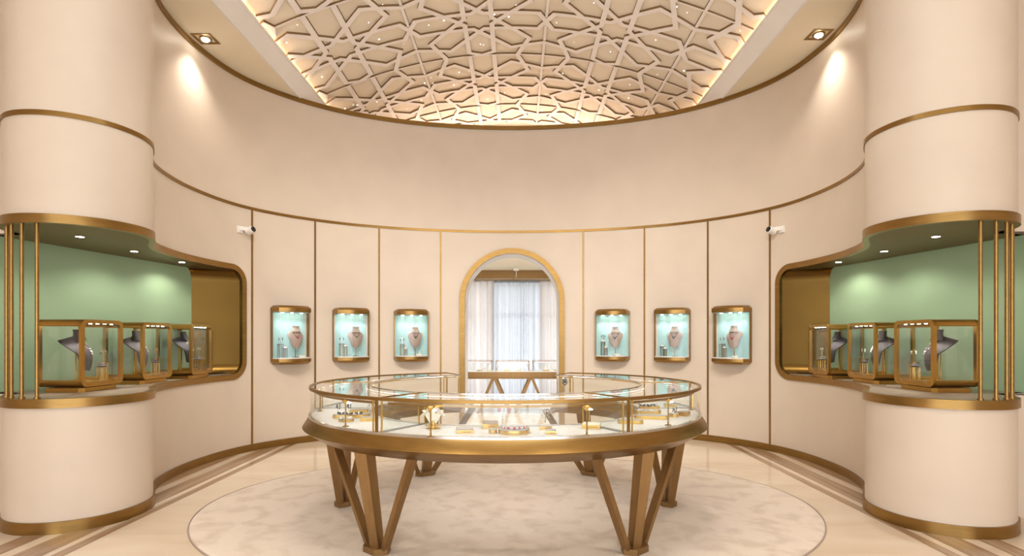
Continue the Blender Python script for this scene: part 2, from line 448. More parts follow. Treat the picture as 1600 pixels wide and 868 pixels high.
# ------------------------------------------------------------------ ceiling: soffit, recess, vault
OX, OY0, OY1 = 2.02*U, 1.2*U, 7.6*U
VX = 2.10*U
def vz(x): X = x/U; return (2.895-.117*X*X+1.0)*U
ceil = sempty('ceiling','ceiling with a lit fretwork vault set in a flat cream soffit')
mb = MB()
for x0,x1,y0,y1 in ((-4.4*U,-OX,-2.8*U,8*U),(OX,4.4*U,-2.8*U,8*U),(-OX,OX,-2.8*U,OY0),(-OX,OX,OY1,8*U)):
    mb.add([(x0,y0,HC),(x1,y0,HC),(x1,y1,HC),(x0,y1,HC)],[(0,1,2,3)])
mb.build('soffit','soffit',ceil,smooth=0)
mb = MB(); rows = []
for k in range(-20,21):
    x = OX*k/20; rows.append([(x,ywall(x)+.002,HC-.01),(x,OY1,HC-.01)])
mb.loft(rows, cap=False, closed=False); mb.build('ledge','soffit',ceil,smooth=0)
LT = (1.0+2.425)*U; LX = 1.925*U
for sg in (-1,1):
    mb = MB(); rings = []
    for y in (OY0, OY1):
        rings.append([(sg*OX,y,HC-.006),(sg*(OX-.02),y,HC-.006),(sg*(OX-.03),y,HC+.015),(sg*(LX+.012),y,LT-.035),(sg*(LX+.012),y,LT-.02),(sg*LX,y,LT-.015),(sg*LX,y,LT),(sg*(LX+.012),y,LT),(sg*(OX+.03),y,HC+.02)])
    mb.loft(rings); mb.build('cove_moulding','white',ceil,smooth=0)
    MB().box((sg*(LX+.05),(OY0+OY1)/2,LT-.030),(.03,OY1-OY0-.02,.006)).build('cove_light','ledamber',ceil,smooth=0)
for sg in (-1,1):
    L_ = lamp('cove_lamp','AREA',(sg*(LX+.035),(OY0+OY1)/2,LT-.012),COVE,(1,.74,.52),aim=(0,(OY0+OY1)/2,(1+2.95)*U),parent=ceil,shape='RECTANGLE',size=OY1-OY0-.1,size_y=.03,spread=radians(62))
    L_.rotation_euler = Vector((-sg*1.0,0,.34)).to_track_quat('-Z','Y').to_euler()
lamp('cove_lamp','AREA',(0,OY1-.14,HC+.05),20,(1,.90,.84),parent=ceil,shape='RECTANGLE',size=2*LX-.5,size_y=.05).rotation_euler = Vector((0,-.8,.75)).to_track_quat('-Z','Y').to_euler()
MB().box((0,OY1-.10,HC+.10),(2*LX-.4,.03,.02)).build('cove_light','ledamber',ceil,smooth=0)
for y in (OY0, OY1):     # end walls of the recess
    pts = [(-OX,HC-.012),(OX,HC-.012)]+[(VX*k/12, vz(VX*k/12)) for k in range(12,-13,-1)]
    MB().add([(x,y,z) for x,z in pts],[tuple(range(len(pts)))]).build('recess_end','vault',ceil,smooth=0)
#
A = .1235*U; TS = 10*A
COLS = [-1.535,-.30,.935,2.17]; ROWS = [2.63,3.865,5.10,6.335,7.57]
def seglist():
    S = []
    t0, t1 = .414, 4.4
    for k in range(8):
        a = k*pi/4; n = (cos(a), sin(a)); t = (-sin(a), cos(a))
        for sg in (-1,1):
            e = t1 if k % 2 else 4.45
            if k in (0,4) and (sg*t[1] < 0): e = 5.0     # bars running to the near seam
            S.append(((n[0]+t[0]*t0*sg, n[1]+t[1]*t0*sg),(n[0]+t[0]*e*sg, n[1]+t[1]*e*sg)))
    for sx in (-1,1):
        for sy in (-1,1):
            S.append(((sx*4.45,sy),(sx*5,0)))
            S.append(((sx*3.82,sy*2.4),(sx*2.9,sy*5))); S.append(((sx*2.4,sy*3.82),(sx*5,sy*2.9)))
        S.append(((sx,4.45),(0,4.9)))
    return [(a,b,.37) for a,b in S]+[((-5,-5),(-5,5),.2),((-5,-5),(5,-5),.18)]
SEG = seglist(); DROP = .026
def clip(a, b, x0, x1, y0, y1):
    t0, t1 = 0, 1; d = (b[0]-a[0], b[1]-a[1])
    for p, q in ((-d[0],a[0]-x0),(d[0],x1-a[0]),(-d[1],a[1]-y0),(d[1],y1-a[1])):
        if abs(p) < 1e-9:
            if q < 0: return None
        else:
            r = q/p
            if p < 0: t0 = max(t0, r)
            else: t1 = min(t1, r)
    if t0 >= t1: return None
    return (a[0]+d[0]*t0,a[1]+d[1]*t0),(a[0]+d[0]*t1,a[1]+d[1]*t1)
for ci, cx in enumerate(COLS):
    for ri, cy in enumerate(ROWS):
        X, Y = cx*U, cy*U
        x0, x1 = max(X-TS/2,-VX), min(X+TS/2,VX); y0, y1 = max(Y-TS/2,OY0+.02), min(Y+TS/2,OY1-.12)
        y1p = min(Y+TS/2, OY1); y0p = max(Y-TS/2, OY0)
        if x1-x0 < .05: continue
        mb = MB(); mb.loft([[(x0+(x1-x0)*k/10, y0p, vz(x0+(x1-x0)*k/10)),(x0+(x1-x0)*k/10, y1p, vz(x0+(x1-x0)*k/10))] for k in range(11)], cap=False, closed=False)
        pan = mb.build('vault_panel','vault',ceil)
        mb = MB()
        for a, b, wd in SEG:
            c = clip((X+a[0]*A,Y+a[1]*A),(X+b[0]*A,Y+b[1]*A),max(x0-.001,-LX-.004),min(x1,LX+.004),y0,y1)
            if not c: continue
            p, q = Vector(c[0]), Vector(c[1]); d = (q-p).normalized(); n = Vector((-d.y,d.x))*wd*A/2
            p = p-d*wd*A*.28; q = q+d*wd*A*.28; m = 5; rings = []
            dr = DROP if wd > .3 else DROP*.8
            for k in range(m+1):
                r = p.lerp(q, k/m); l, h = r+n, r-n
                rings.append([(l.x,l.y,vz(l.x)-dr),(h.x,h.y,vz(h.x)-dr),(h.x,h.y,vz(h.x)+.002),(l.x,l.y,vz(l.x)+.002)])
            mb.loft(rings)
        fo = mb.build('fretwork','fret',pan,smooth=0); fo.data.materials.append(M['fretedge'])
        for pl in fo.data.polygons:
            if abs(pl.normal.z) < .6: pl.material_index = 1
sm = MB().lathe([(.001,-.004),(.005,-.004),(.005,.004),(.001,.004)],6).mesh('star_light',0); sm.materials.append(M['star'])
rs = random.Random(3)
for k in range(130):
    x, y = rs.uniform(-1.9,1.9)*U, rs.uniform(4.3,7.3)*U
    place('star_light', sm, ceil, (x,y,vz(x)-.001)).scale = (rs.choice((.6,.8,1.3)),)*3

# square ceiling downlights
def square_downlight(x, y, label, aim, power):
    t = thing('square_downlight', label, 'light', (x,y,HC), 0, 'square ceiling downlights')
    mb = MB(); h, r = .105, .062
    for a in range(4):
        c0 = (h*cos(a*pi/2+pi/4)*1.414, h*sin(a*pi/2+pi/4)*1.414); c1 = (h*cos(a*pi/2+3*pi/4)*1.414, h*sin(a*pi/2+3*pi/4)*1.414)
        i0 = (c0[0]*.72,c0[1]*.72); i1 = (c1[0]*.72,c1[1]*.72)
        mb.add([(*c0,-.006),(*c1,-.006),(*i1,-.006),(*i0,-.006),(*i1,.03),(*i0,.03),(*c0,.0),(*c1,.0)],[(0,1,2,3),(3,2,4,5),(6,7,1,0)])
    mb.build('square_bezel','brass',t,smooth=0)
    MB().box((0,0,.032),(.16,.16,.004)).build('backing','bronze',t,smooth=0)
    MB().lathe([(.045,-.012),(.062,-.012),(.066,.03),(.05,.03)],24).build('gimbal_ring','brass',t)
    MB().lathe([(.001,-.034),(.022,-.030),(.040,-.016),(.044,-.004),(.001,-.003)],24).build('lens','bulb',t)
    lamp('downlight_spot','SPOT',(0,0,-.05),power,SOFT,aim=None,parent=t,spot_size=radians(115),spot_blend=1.0,shadow_soft_size=.05).rotation_euler = aim
    return t
square_downlight(-2.325*U,4.30*U,'square brass ceiling downlight above the left niche',(0,-.15,0),45)
square_downlight(2.325*U,4.24*U,'square brass ceiling downlight above the right niche',(0,.15,0),45)
for x, y, wh in ((-1.2,.6,'left of the entrance'),(1.2,.6,'right of the entrance')):  # added lamps out of view, brightening the front of the room
    square_downlight(x*U,y*U,'added unseen fill downlight '+wh,(0,0,0),190)

# added unseen spots at the near end of the recess, brightening the back wall
for k, (x, tx_) in enumerate(((-1.35,-.7),(-.45,-1.9),(.45,1.9),(1.35,.7))):
    t = thing('fill_spot','added unseen fill spotlight at the near end of the vault, %s' % ('leftmost','second from the left','second from the right','rightmost')[k],'light',(x*U,OY0+.25,HC+.32),0,'added fill spotlights in the vault recess')
    d = Vector((tx_*U-x*U,5.6*U-OY0-.25,1.0*U-HC-.32)).normalized(); q = d.to_track_quat('-Z','Y').to_euler()
    b = MB().lathe([(.035,-.08),(.042,-.08),(.042,.08),(.03,.09),(.001,.09)],18).build('spot_body','plastic',t); b.rotation_euler = q
    MB().lathe([(.001,-.075),(.034,-.075),(.034,-.07),(.001,-.07)],18).build('lens','bulb',b)
    MB().cyl((0,0,.05),(0,-.2,.20),.008,8).build('arm','plastic',t)
    lamp('fill_spot_lamp','SPOT',tuple(d*.1),WALL_FILL,SOFT,parent=t,spot_size=radians(52),spot_blend=1.0,shadow_soft_size=.06).rotation_euler = q
for k, (x, y) in enumerate(((-.75,2.45),(.75,2.45),(-.75,3.6),(.75,3.6))):  # added fill lights out of view, brightening counter, carpet and floor
    t = thing('vault_fill_light','added unseen fill light in the vault above the %s of the ring counter' % ('front left','front right','middle left','middle right')[k],'light',(x*U,y*U,vz(x*U)-.03),0,'added fill lights in the vault')
    MB().lathe([(.04,-.03),(.05,-.03),(.05,.03),(.04,.03)],18).build('trim_ring','plastic',t)
    MB().lathe([(.001,-.02),(.04,-.02),(.04,.02),(.001,.02)],18).build('lens','bulb',t)
    lamp('vault_fill_lamp','SPOT',(0,0,-.04),VAULT_FILL,SOFT,parent=t,spot_size=radians(75),spot_blend=.9,shadow_soft_size=.06)
# ------------------------------------------------------------------ room behind the arch
BY0, BY1, BX, BH = 6.44*U, 8.75*U, 2.3*U, 2.0*U
mb = MB()
for vs in ([(-BX,BY0,0),(-BX,BY1,0),(-BX,BY1,BH),(-BX,BY0,BH)],[(BX,BY0,0),(BX,BY1,0),(BX,BY1,BH),(BX,BY0,BH)]): mb.add(vs,[(0,1,2,3)])
struct(mb.build('wall_back_room_sides','soffit',smooth=0),'cream side walls of the room behind the arch')
struct(MB().add([(-BX,BY0-.4,0),(BX,BY0-.4,0),(BX,BY1+.3,0),(-BX,BY1+.3,0)],[(0,1,2,3)]).build('floor_back_room','marble',loc=(0,0,.001),smooth=0),'marble floor of the room behind the arch')
struct(MB().add([(-BX,BY0,BH),(BX,BY0,BH),(BX,BY1,BH),(-BX,BY1,BH)],[(0,1,2,3)]).build('ceiling_back_room','soffit',smooth=0),'cream ceiling of the room behind the arch')
mb = MB(); WX, WZ = .95*U, 1.85*U
mb.box((-(BX+WX)/2,BY1+.1,BH/2),(BX-WX,.2,BH)); mb.box(((BX+WX)/2,BY1+.1,BH/2),(BX-WX,.2,BH)); mb.box((0,BY1+.1,(WZ+BH)/2),(2*WX,.2,BH-WZ))
struct(mb.build('wall_back_room_far','soffit',smooth=0),'far wall around the curtained window')
mb = MB(); fw = .05
for x in (-WX,-WX/3,WX/3,WX): mb.box((x,BY1+.1,WZ/2),(fw,.06,WZ))
for z in (.03,1.36*U,WZ-.03): mb.box((0,BY1+.1,z),(2*WX,.06,.10 if z > 1 and z < 2 else .06))
win = struct(mb.build('window_1','plastic',smooth=0),'tall window behind the sheer curtains')
for k in range(3):
    for z0,z1 in ((.06,1.33*U),(1.39*U,WZ-.06)):
        MB().box((-WX+WX/3+k*WX*2/3,BY1+.1,(z0+z1)/2),(WX*2/3-fw,.008,z1-z0)).build('pane','glass',win,smooth=0)
struct(MB().box((0,8.32*U,1.939*U),(2*BX-.02,.05,.122*U)).build('trim_%d' % tn,'bronze',smooth=0),'brown pelmet band above the curtains'); tn += 1
t = thing('motion_sensor','small white ceiling sensor seen through the top of the arch','sensor',(.045*U,8.0*U,BH))
MB().box((0,0,-.03),(.11,.08,.06)).build('sensor_head','plastic',t,smooth=0,bevel=.008)
MB().cyl((0,0,-.19),(0,0,-.06),.006,8).build('stem','plastic',t)
t = thing('curtain_rail','thin dark curtain rail below the brown pelmet','rail',(0,8.40*U,1.868*U))
MB().cyl((-BX+.02,0,0),(BX-.02,0,0),.012,10).build('rod','bronze',t)
for k in range(5): MB().box((-1.6+.8*k,.02,.02),(.02,.06,.04)).build('bracket','bronze',t,smooth=0)
def curtain(name, x0, x1, y, mt, label, amp, wl, seed):
    r = random.Random(seed); n = int((x1-x0)/.008); rows = []; ph = 0; H = 1.885*U-.012
    for i in range(n+1):
        x = x0+(x1-x0)*i/n; ph += .008*2*pi/(wl*(1+.35*sin(x*9+seed)+.2*sin(x*23)))
        d = amp*sin(ph)+amp*.25*sin(ph*2.3+seed)
        rows.append([(x,y+d*.55,H),(x,y+d*.8,H-.12),(x,y+d,H*.5),(x,y+d*1.05,.02)])
    mb = MB(); mb.loft(rows, cap=False, closed=False)
    t = thing(name, label, 'curtain'); t.location = (0,0,0)
    mb.build('pleated_cloth',mt,t,smooth=180)
    hm = MB()
    hm.loft([[(a[0][0],a[0][1]-.004,a[0][2]+.004),(a[0][0],a[0][1]-.004,a[0][2]-.05),(a[0][0],a[0][1]+.004,a[0][2]-.05),(a[0][0],a[0][1]+.004,a[0][2]+.004)] for a in rows[::2]]); hm.build('header_tape',mt,t,smooth=180)
    return t
CYY = 8.46*U
curtain('curtain',-1.35*U,-.29*U,CYY,'drape','heavier off white curtain hanging left of the window',.045,.13,1)
curtain('curtain',.40*U,1.35*U,CYY,'drape','heavier off white curtain hanging right of the window',.045,.13,2)
curtain('sheer_curtain',-.36*U,.46*U,CYY+.09,'sheer','bright sheer voile curtain over the middle of the window',.03,.12,3)

for sg, nm in ((-1,'left'),(1,'right')):  # added lamps hidden beside the arch, brightening back room and reveal
    t = thing('back_room_fill','added unseen fill light in the back room, %s of the arch' % nm,'light',(sg*.95*U,6.95*U,BH),0,'added back room fill lights')
    MB().lathe([(.05,-.004),(.062,-.004),(.062,.004),(.05,.004)],20).build('trim_ring','plastic',t)
    MB().lathe([(.001,-.0045),(.05,-.0045),(.05,.003),(.001,.003)],20).build('lens','bulb',t)
    lamp('back_room_fill_lamp','SPOT',(0,0,-.02),150,(.92,.96,1),parent=t,spot_size=radians(140),spot_blend=.9,shadow_soft_size=.05)
# counter behind the arch
def back_counter():
    t = thing('long_display_counter','long bronze display counter with slanted legs behind the arch','counter',(0,7.7*U,0))
    z0, z1, h = .462*U, .552*U, .24*U
    MB().prism([(-1.25*U,-h),(1.25*U,-h),(1.25*U,h),(-1.25*U,h)],z0+.03,z1).build('counter_body','bronze',t,smooth=0)
    MB().box((0,0,z0+.012),(2.42*U,2*h-.06,.03)).build('under_frame','bronze',t,smooth=0)
    MB().box((0,0,z1+.004),(2.46*U,2*h-.05,.01)).build('display_floor','pad',t,smooth=0)
    for k in range(5):
        x = (-1.0+.5*k+.245)*U
        for s in (-1,1):
            for y in (-h*.8,h*.8):
                MB().bar((x+s*.02,y,z0),(x+s*.21*U,y,0),.055,.05,(1,0,0)).build('leg','bronze',t,smooth=0)
    led = []
    for k in range(-2,3):
        cx = (-.005+.5*k)*U; hw = .222*U; zt = .69*U; hd = h-.05
        b = MB().box((cx,-hd,(z1+zt)/2),(2*hw,.006,zt-z1)).build('glass_front','glass',t,smooth=0)
        MB().box((cx,hd,(z1+zt)/2),(2*hw,.006,zt-z1)).build('glass_back','glass',t,smooth=0)
        for s in (-1,1): MB().box((cx+s*hw,0,(z1+zt)/2),(.006,2*hd,zt-z1)).build('glass_end','glass',t,smooth=0)
        MB().box((cx,0,zt),(2*hw,2*hd,.006)).build('glass_top','glasstop',t,smooth=0)
        f = MB()
        for y in (-hd,hd): f.box((cx,y,zt),(2*hw+.016,.014,.014))
        for s in (-1,1):
            f.box((cx+s*hw,0,zt),(.014,2*hd,.014))
            for y in (-hd,hd): f.box((cx+s*hw,y,(z1+zt)/2),(.012,.012,zt-z1))
        f.build('case_frame','bronze',t,smooth=0)
        MB().box((cx,-hd,zt-.0095),(2*hw-.06,.006,.004)).build('light_strip','ledcool',t,smooth=0)
back_counter()
for i,(x,wd) in enumerate(((-.45,.10),(-.33,.06),(-.08,.12),(.08,.08),(.45,.12),(.58,.05))):
    t = thing('jewellery_tray','low gold jewellery tray on the far counter, %s' % ('leftmost of six','second from the left','third from the left','fourth from the left','fifth from the left','rightmost of six')[i],'tray',(x*U,7.6*U,.556*U+.005),0,'trays on the counter behind the arch')
    MB().box((0,0,.012),(wd,.09,.024)).build('tray_body','gold',t,smooth=0,bevel=.003)
    MB().box((0,0,.026),(wd-.012,.078,.006)).build('tray_pad','pad',t,smooth=0)

# ------------------------------------------------------------------ oval glass counter in the middle
TX, TY, TK = -.01*U, 3.25*U, .915
ZB, ZT = (1-.4065)*U, (1-.2546)*U       # display floor, top of the glass
RO, RI = 1.072*U, .765*U
def tp(phi, r): return (r*sin(phi), -TK*r*cos(phi))
def arcsweep(prof, a0, a1, step=3.0):
    n = max(1,int(abs(a1-a0)/step+.5)); rings = []
    for k in range(n+1):
        a = radians(a0+(a1-a0)*k/n); rings.append([(*tp(a,r),z) for r,z in prof])
    return MB().loft(rings)
def rect(r0,r1,z0,z1): return [(r0,z0),(r1,z0),(r1,z1),(r0,z1)]
GAP = 155
def main_counter():
    t = thing('oval_display_counter','large ring shaped glass display counter on bronze legs in the middle of the room','counter',(TX,TY,0))
    zw = (1-.462)*U; zb = (1-.512)*U
    arcsweep([(RI-.02,ZB-.02),(RI-.05,zw),(RI+.02,zb),(1.035*U,zb),(1.113*U,zw),(RO+.016,ZB-.012),(RO+.016,ZB-.004),(RI-.02,ZB-.004)],-GAP,GAP).build('brass_rim','brass',t)
    arcsweep(rect(RO-.006,RO+.014,ZB-.004,ZB+.012),-GAP,GAP).build('steel_channel','chrome',t)
    arcsweep(rect(RI-.014,RI+.006,ZB-.004,ZB+.012),-GAP,GAP).build('steel_channel','chrome',t)
    cuts = [-GAP,-90,-30,30,90,GAP]
    for a0,a1 in zip(cuts,cuts[1:]):
        b0, b1 = a0+1.3, a1-1.3
        arcsweep(rect(RI+.008,RO-.008,ZB-.004,ZB+.006),b0,b1).build('display_floor','pad',t)
        arcsweep(rect(RO-.004,RO+.004,ZB+.012,ZT-.012),b0,b1).build('outer_glass','glass',t)
        arcsweep(rect(RI-.004,RI+.004,ZB+.012,ZT-.012),b0,b1).build('inner_glass','glass',t)
        arcsweep(rect(RI,RO,ZT-.008,ZT),b0,b1).build('top_glass','glasstop',t)
        for a in (b0,b1):
            p, q = tp(radians(a),RI+.006), tp(radians(a),RO-.006); d = Vector(q)-Vector(p)
            MB().box(((p[0]+q[0])/2,(p[1]+q[1])/2,(ZB+ZT)/2),(d.length,.006,ZT-ZB-.03),atan2(d.y,d.x)).build('end_glass','glass',t,smooth=0)
            for r, wd in ((RO-.006,.008),(RI+.006,.007)):
                x, y = tp(radians(a),r)
                MB().box((x,y,(ZB+ZT)/2),(wd,wd,ZT-ZB-.01),radians(a)).build('post','gold',t,smooth=0)
        arcsweep(rect(RO-.052,RO-.034,ZT-.040,ZT-.026),b0+.8,b1-.8).build('lamp_rail','brass',t)
        arcsweep(rect(RO-.054,RO-.050,ZT-.038,ZT-.032),b0+.8,b1-.8).build('light_strip','led',t)
        arcsweep(rect(RI+.020,RI+.028,ZT-.022,ZT-.012),b0+.8,b1-.8).build('lamp_rail','gold',t)
        arcsweep(rect(RI+.028,RI+.031,ZT-.021,ZT-.016),b0+.8,b1-.8).build('light_strip','led',t)
    arcsweep(rect(RO-.010,RO+.010,ZT-.014,ZT+.006),-GAP,GAP).build('top_rail','brass',t)
    arcsweep(rect(RI-.006,RI+.006,ZT-.008,ZT+.004),-GAP,GAP).build('top_rail','chrome',t)
    for a in cuts:
        p, q = tp(radians(a),RI), tp(radians(a),RO); d = Vector(q)-Vector(p)
        MB().box(((p[0]+q[0])/2,(p[1]+q[1])/2,ZT),(d.length,.008,.009),atan2(d.y,d.x)).build('top_rail','brass',t,smooth=0)
        x, y = tp(radians(a),RO+.001)
        MB().box((x,y,(ZB+ZT)/2),(.016,.012,ZT-ZB),radians(a)).build('post','brass' if abs(a) < 100 else 'gold',t,smooth=0)
    # legs
    zl = zb
    feet = [(-.60,2.62),(.60,2.62),(-.975,3.36),(.945,3.36),(-.61,4.09),(.585,4.09)]
    for fx, fy in feet:
        fx, fy = fx*U-TX, fy*U-TY
        phi = atan2(fx, -fy/TK)
        out = Vector((sin(phi), -cos(phi))); tan = Vector((cos(phi), sin(phi)))
        def topat(dphi, r): x,y = tp(phi+radians(dphi), r*U); return (x,y,zl)
        fh = .05
        base = Vector((fx,fy,0))
        # centre post: tapered five sided section with a ridge facing outwards
        rings = []
        tx_, ty_, _ = topat(0,.985)
        for c, w_, dp in ((Vector((fx,fy,fh*.4)),.042,.040),(Vector((tx_,ty_,zl+.01)),.062,.060)):
            rings.append([tuple(c+Vector((*(tan*a*w_+out*b*dp),0))) for a,b in ((-1,-.8),(1,-.8),(1,.35),(0,1.1),(-1,.35))])
        leg = MB().loft(rings).build('leg','bronze',t,smooth=0)
        for sgn in (-1,1):
            e = topat(sgn*17.5,.985); f = base+Vector((*(tan*sgn*.085),.045))
            MB().bar(tuple(f),e,.036,.05,(tan.x,tan.y,0),.042,.055).build('brace','bronze',leg,smooth=0)
        hexa = [tuple(Vector((fx,fy))+tan*a+out*b) for a,b in ((-.112,.0),(-.06,-.065),(.06,-.065),(.112,.0),(.06,.065),(-.06,.065))]
        MB().prism(hexa,.015,.055).build('foot','bronze',leg,smooth=0)
    # warm light inside the ring is given by the light strips
    return t
main_counter()

# round carpet
t = thing('carpet','large oval silky beige carpet under the ring shaped counter','carpet',(0,3.45*U,0))
CA, CB = 1.80*U, 1.33*U
MB().lathe([(.001,.014),(.5,.014),(.9,.014),(.985,.014),(.997,.010),(1,.003)],120,(0,0,0),CA,CB).build('pile','carpet',t)
MB().tube([(CA*1.002*cos(2*pi*k/120),CB*1.002*sin(2*pi*k/120),.006) for k in range(120)],.005,6,True).build('bound_edge','bust_taupe',t)

# ------------------------------------------------------------------ jewellery on the counter floor
def spot(px, py, z):
    """point of the horizontal plane at height z seen at photo position px,py (things are laid out from the plan this gives)"""
    Y = 880*(U-z)/(py-528); return ((px-807.2)/880*Y+CX, Y)
FZ = ZB+.006
def tray(px, py, L, W, rz, label, h=.022, shape='rect', top='traytop', name='jewellery_tray', grp='gold jewellery trays in the ring counter'):
    x, y = spot(px, py, FZ); t = thing(name, label, 'tray', (x,y,FZ), rz, grp)
    if shape == 'rect':
        P = [(-L/2,-W/2),(L/2,-W/2),(L/2,W/2),(-L/2,W/2)]
    elif shape == 'long':
        P = [(L/2-W/2+W/2*cos(a),W/2*sin(a)) for a in [radians(-90+18*k) for k in range(11)]]+[(-L/2+W/2+W/2*cos(a),W/2*sin(a)) for a in [radians(90+18*k) for k in range(11)]]
    elif shape == 'dee':
        P = [(-L/2,W/2),]+[(L/2*cos(a),W/2*.75*sin(a)-.0) for a in [radians(180+12*k) for k in range(16)]]+[(L/2,W/2)]
    else:
        P = [(L/2*cos(2*pi*k/24),W/2*sin(2*pi*k/24)) for k in range(24)]
    MB().prism(P,0,h).build('tray_body','gold',t,smooth=30)
    MB().prism([(a*.94,b*.92) for a,b in P],h,h+.004).build('tray_pad',top,t,smooth=30)
    if shape == 'rect':
        MB().box((L*.12,-W/2,h*.5),(L*.5,.003,.003)).build('drawer_slot','bronze',t,smooth=0)
    return t
tray(726,675,.098,.13,.12,'white topped gold box tray at the left of the white mat',.024)
tray(766,668,.098,.12,.05,'taupe topped gold box tray behind the small round stand',.034,top='bust_taupe')
tray(770,677,.05,.05,0,'tiny round gold stand in front of the taupe box tray',.024,'round',name='ring_stand')
tray(803,677,.185,.20,0,'wide rounded gold tray carrying the red stone necklace',.026,'dee')
tray(853,671,.075,.06,-.05,'small gold box tray behind another at the right of the white mat',.026)
tray(861,678,.062,.06,-.05,'small gold box tray in front of another at the right of the white mat',.024)
tray(924,668,.115,.11,-.22,'cream topped gold box tray beside the right hand lamp stand',.026,top='card')
tray(985,661,.17,.07,-.12,'long rounded gold tray left of the right brass post',.024,'long')
tray(1018,654,.24,.07,-.12,'longest rounded gold tray in the right hand section',.024,'long')
tray(1012,645,.20,.07,-.12,'rounded gold tray second from the front in the right hand section',.024,'long')
tray(1053,651,.07,.07,0,'round gold tray in the right hand section',.024,'round')
tray(1068,649,.075,.075,-.6,'square gold box tray near the right end of the counter',.03)
tray(1014,638,.17,.06,-.1,'rounded gold tray with dark stones at the back of the right hand section',.022,'long')
tray(1047,635,.10,.06,-.1,'small gold box tray at the back of the right hand section',.022)
tray(549,652,.26,.075,.12,'long rounded gold tray with dark jewellery in the left hand section',.024,'long')
tray(541,658,.105,.07,0,'oval gold tray before the long tray in the left hand section',.016,'round')
tray(577,657,.11,.07,.1,'small gold box tray in the left hand section',.024)
tray(561,644,.13,.06,.1,'gold box tray at the back of the left hand section',.022)

mb = MB(); pts = [spot(688,684,ZB), spot(902,683,ZB), spot(892,664.5,ZB), spot(698,664.5,ZB)]
o = MB().prism([(x,y) for x,y in pts],FZ-.0005,FZ+.0025).build('display_mat','pad',smooth=0)
tag(o,'thin white display mat on the front counter floor under the trays','mat')

def lampstand(px, py, label):
    x, y = spot(px,py,FZ); t = thing('lamp_stand', label, 'lamp', (x,y,FZ), 0, 'slender brass lamp stands in the ring counter')
    H = ZT-.03-FZ
    MB().lathe([(.022,0),(.022,.004),(.006,.008),(.006,.02),(.001,.02)],14).build('base','brass',t)
    MB().cyl((0,0,.015),(0,0,H-.03),.0045,8).build('pole','brass',t)
    MB().lathe([(.004,H-.035),(.022,H-.015),(.024,H-.006),(.020,H),(.001,H)],14).build('lamp_head','gold',t)
    x = MB().lathe([(.001,0),(.016,0),(.016,.003),(.001,.003)],12).build('bulb','bulb',t); x.location = (.018,.010,H-.028)
for a in ((540,666,'slender brass lamp stand in the left hand section of the counter'),(673,682,'slender brass lamp stand in front of the pearl bracelets'),
          (917,680,'slender brass lamp stand right of the white mat'),(1044,664,'slender brass lamp stand in the right hand section of the counter'),
          (500,642,'slender brass lamp stand at the far left end of the counter'),(1080,640,'slender brass lamp stand at the far right end of the counter')):
    lampstand(*a)

# pearl bracelets on a tiered stand
x, y = spot(677,669,FZ)
t = thing('bracelet_stand','tiered gold stand fanned out like a flower for pearl bracelets','stand',(x,y,FZ))
MB().lathe([(.045,0),(.045,.004),(.02,.006),(.02,.016),(.05,.018),(.05,.022),(.012,.024),(.012,.05),(.001,.05)],20).build('tiered_base','gold',t)
for k in range(3):
    a = radians(-40+40*k)
    MB().bar((sin(a)*.01,0,.035),(sin(a)*.075,-.01,.05+.085*cos(a)),.03,.012,(cos(a),.0,.0),.036,.016).build('arm','card',t,smooth=0)
for k, wh in enumerate(('left','middle','right')):
    a = radians(-40+40*k); cxp, czp = x+sin(a)*.066, FZ+.045+.078*cos(a)
    mb = MB()
    for i in range(12):
        b = 2*pi*i/12; mb.ball((cxp+.034*cos(b)*cos(a), y-.01+.028*sin(b), czp-.034*cos(b)*sin(a)),.0085,8,6)
    tag(mb.build('pearl_bracelet','pearl'),'pearl bracelet on the %s arm of the gold stand' % wh,'bracelet','pearl bracelets on the tiered stand')

# ruby necklace lying on the wide tray, ruby earrings on a stand
x, y = spot(803,670,FZ+.03)
t = thing('ruby_necklace','necklace of red stones and silver lying on the wide gold tray','necklace',(x,y,FZ+.031))
mb = MB(); mr = MB()
for k in range(26):
    a = radians(195+150*k/25); (mr if k % 4 == 1 else mb).ball((.075*cos(a),.07+.085*sin(a),.006),.0055 if k % 4 == 1 else .004,6,5)
for dx,dy in ((-.035,-.005),(.0,-.022),(.006,-.008),(.03,.0)): mr.ball((dx,dy,.006),.007,7,5)
mb.build('silver_links','silver',t); mr.build('red_stones','ruby',t)
x, y = spot(788,664,FZ)
t = thing('earring_stand','clear thin stand holding a pair of dark red earrings','stand',(x,y,FZ))
for s in (-1,1): MB().cyl((s*.012,0,0),(s*.012,0,.12),.0025,6).build('upright','silver',t)
MB().box((0,0,.12),(.07,.004,.004)).build('crossbar','silver',t,smooth=0)
for s, wh in ((-1,'left'),(1,'right')):
    mb = MB()
    for dx,dz,r in ((0,.0,.009),(-.007,-.01,.006),(.007,-.01,.006),(0,-.02,.006)): mb.ball((x+s*.033+dx,y-.008,FZ+.112+dz),r,7,5)
    tag(mb.build('red_earring','ruby'),'dark red earring on the %s of the thin stand' % wh,'earring','pair of red earrings')
x, y = spot(852,660,FZ)
t = thing('earring_card','white display card hung with pale drop earrings','card',(x,y,FZ))
MB().cyl((0,0,0),(0,0,.10),.003,8).build('pole','silver',t)
MB().box((0,0,.108),(.075,.006,.028)).build('card_plate','pad',t,smooth=0)
mb = MB()
for s in (-1,1):
    for k in range(5): mb.ball((s*.02+.004*(-1)**k,-.006,.09-.013*k),.005,6,5)
mb.build('drop_pearls','pearl',t)
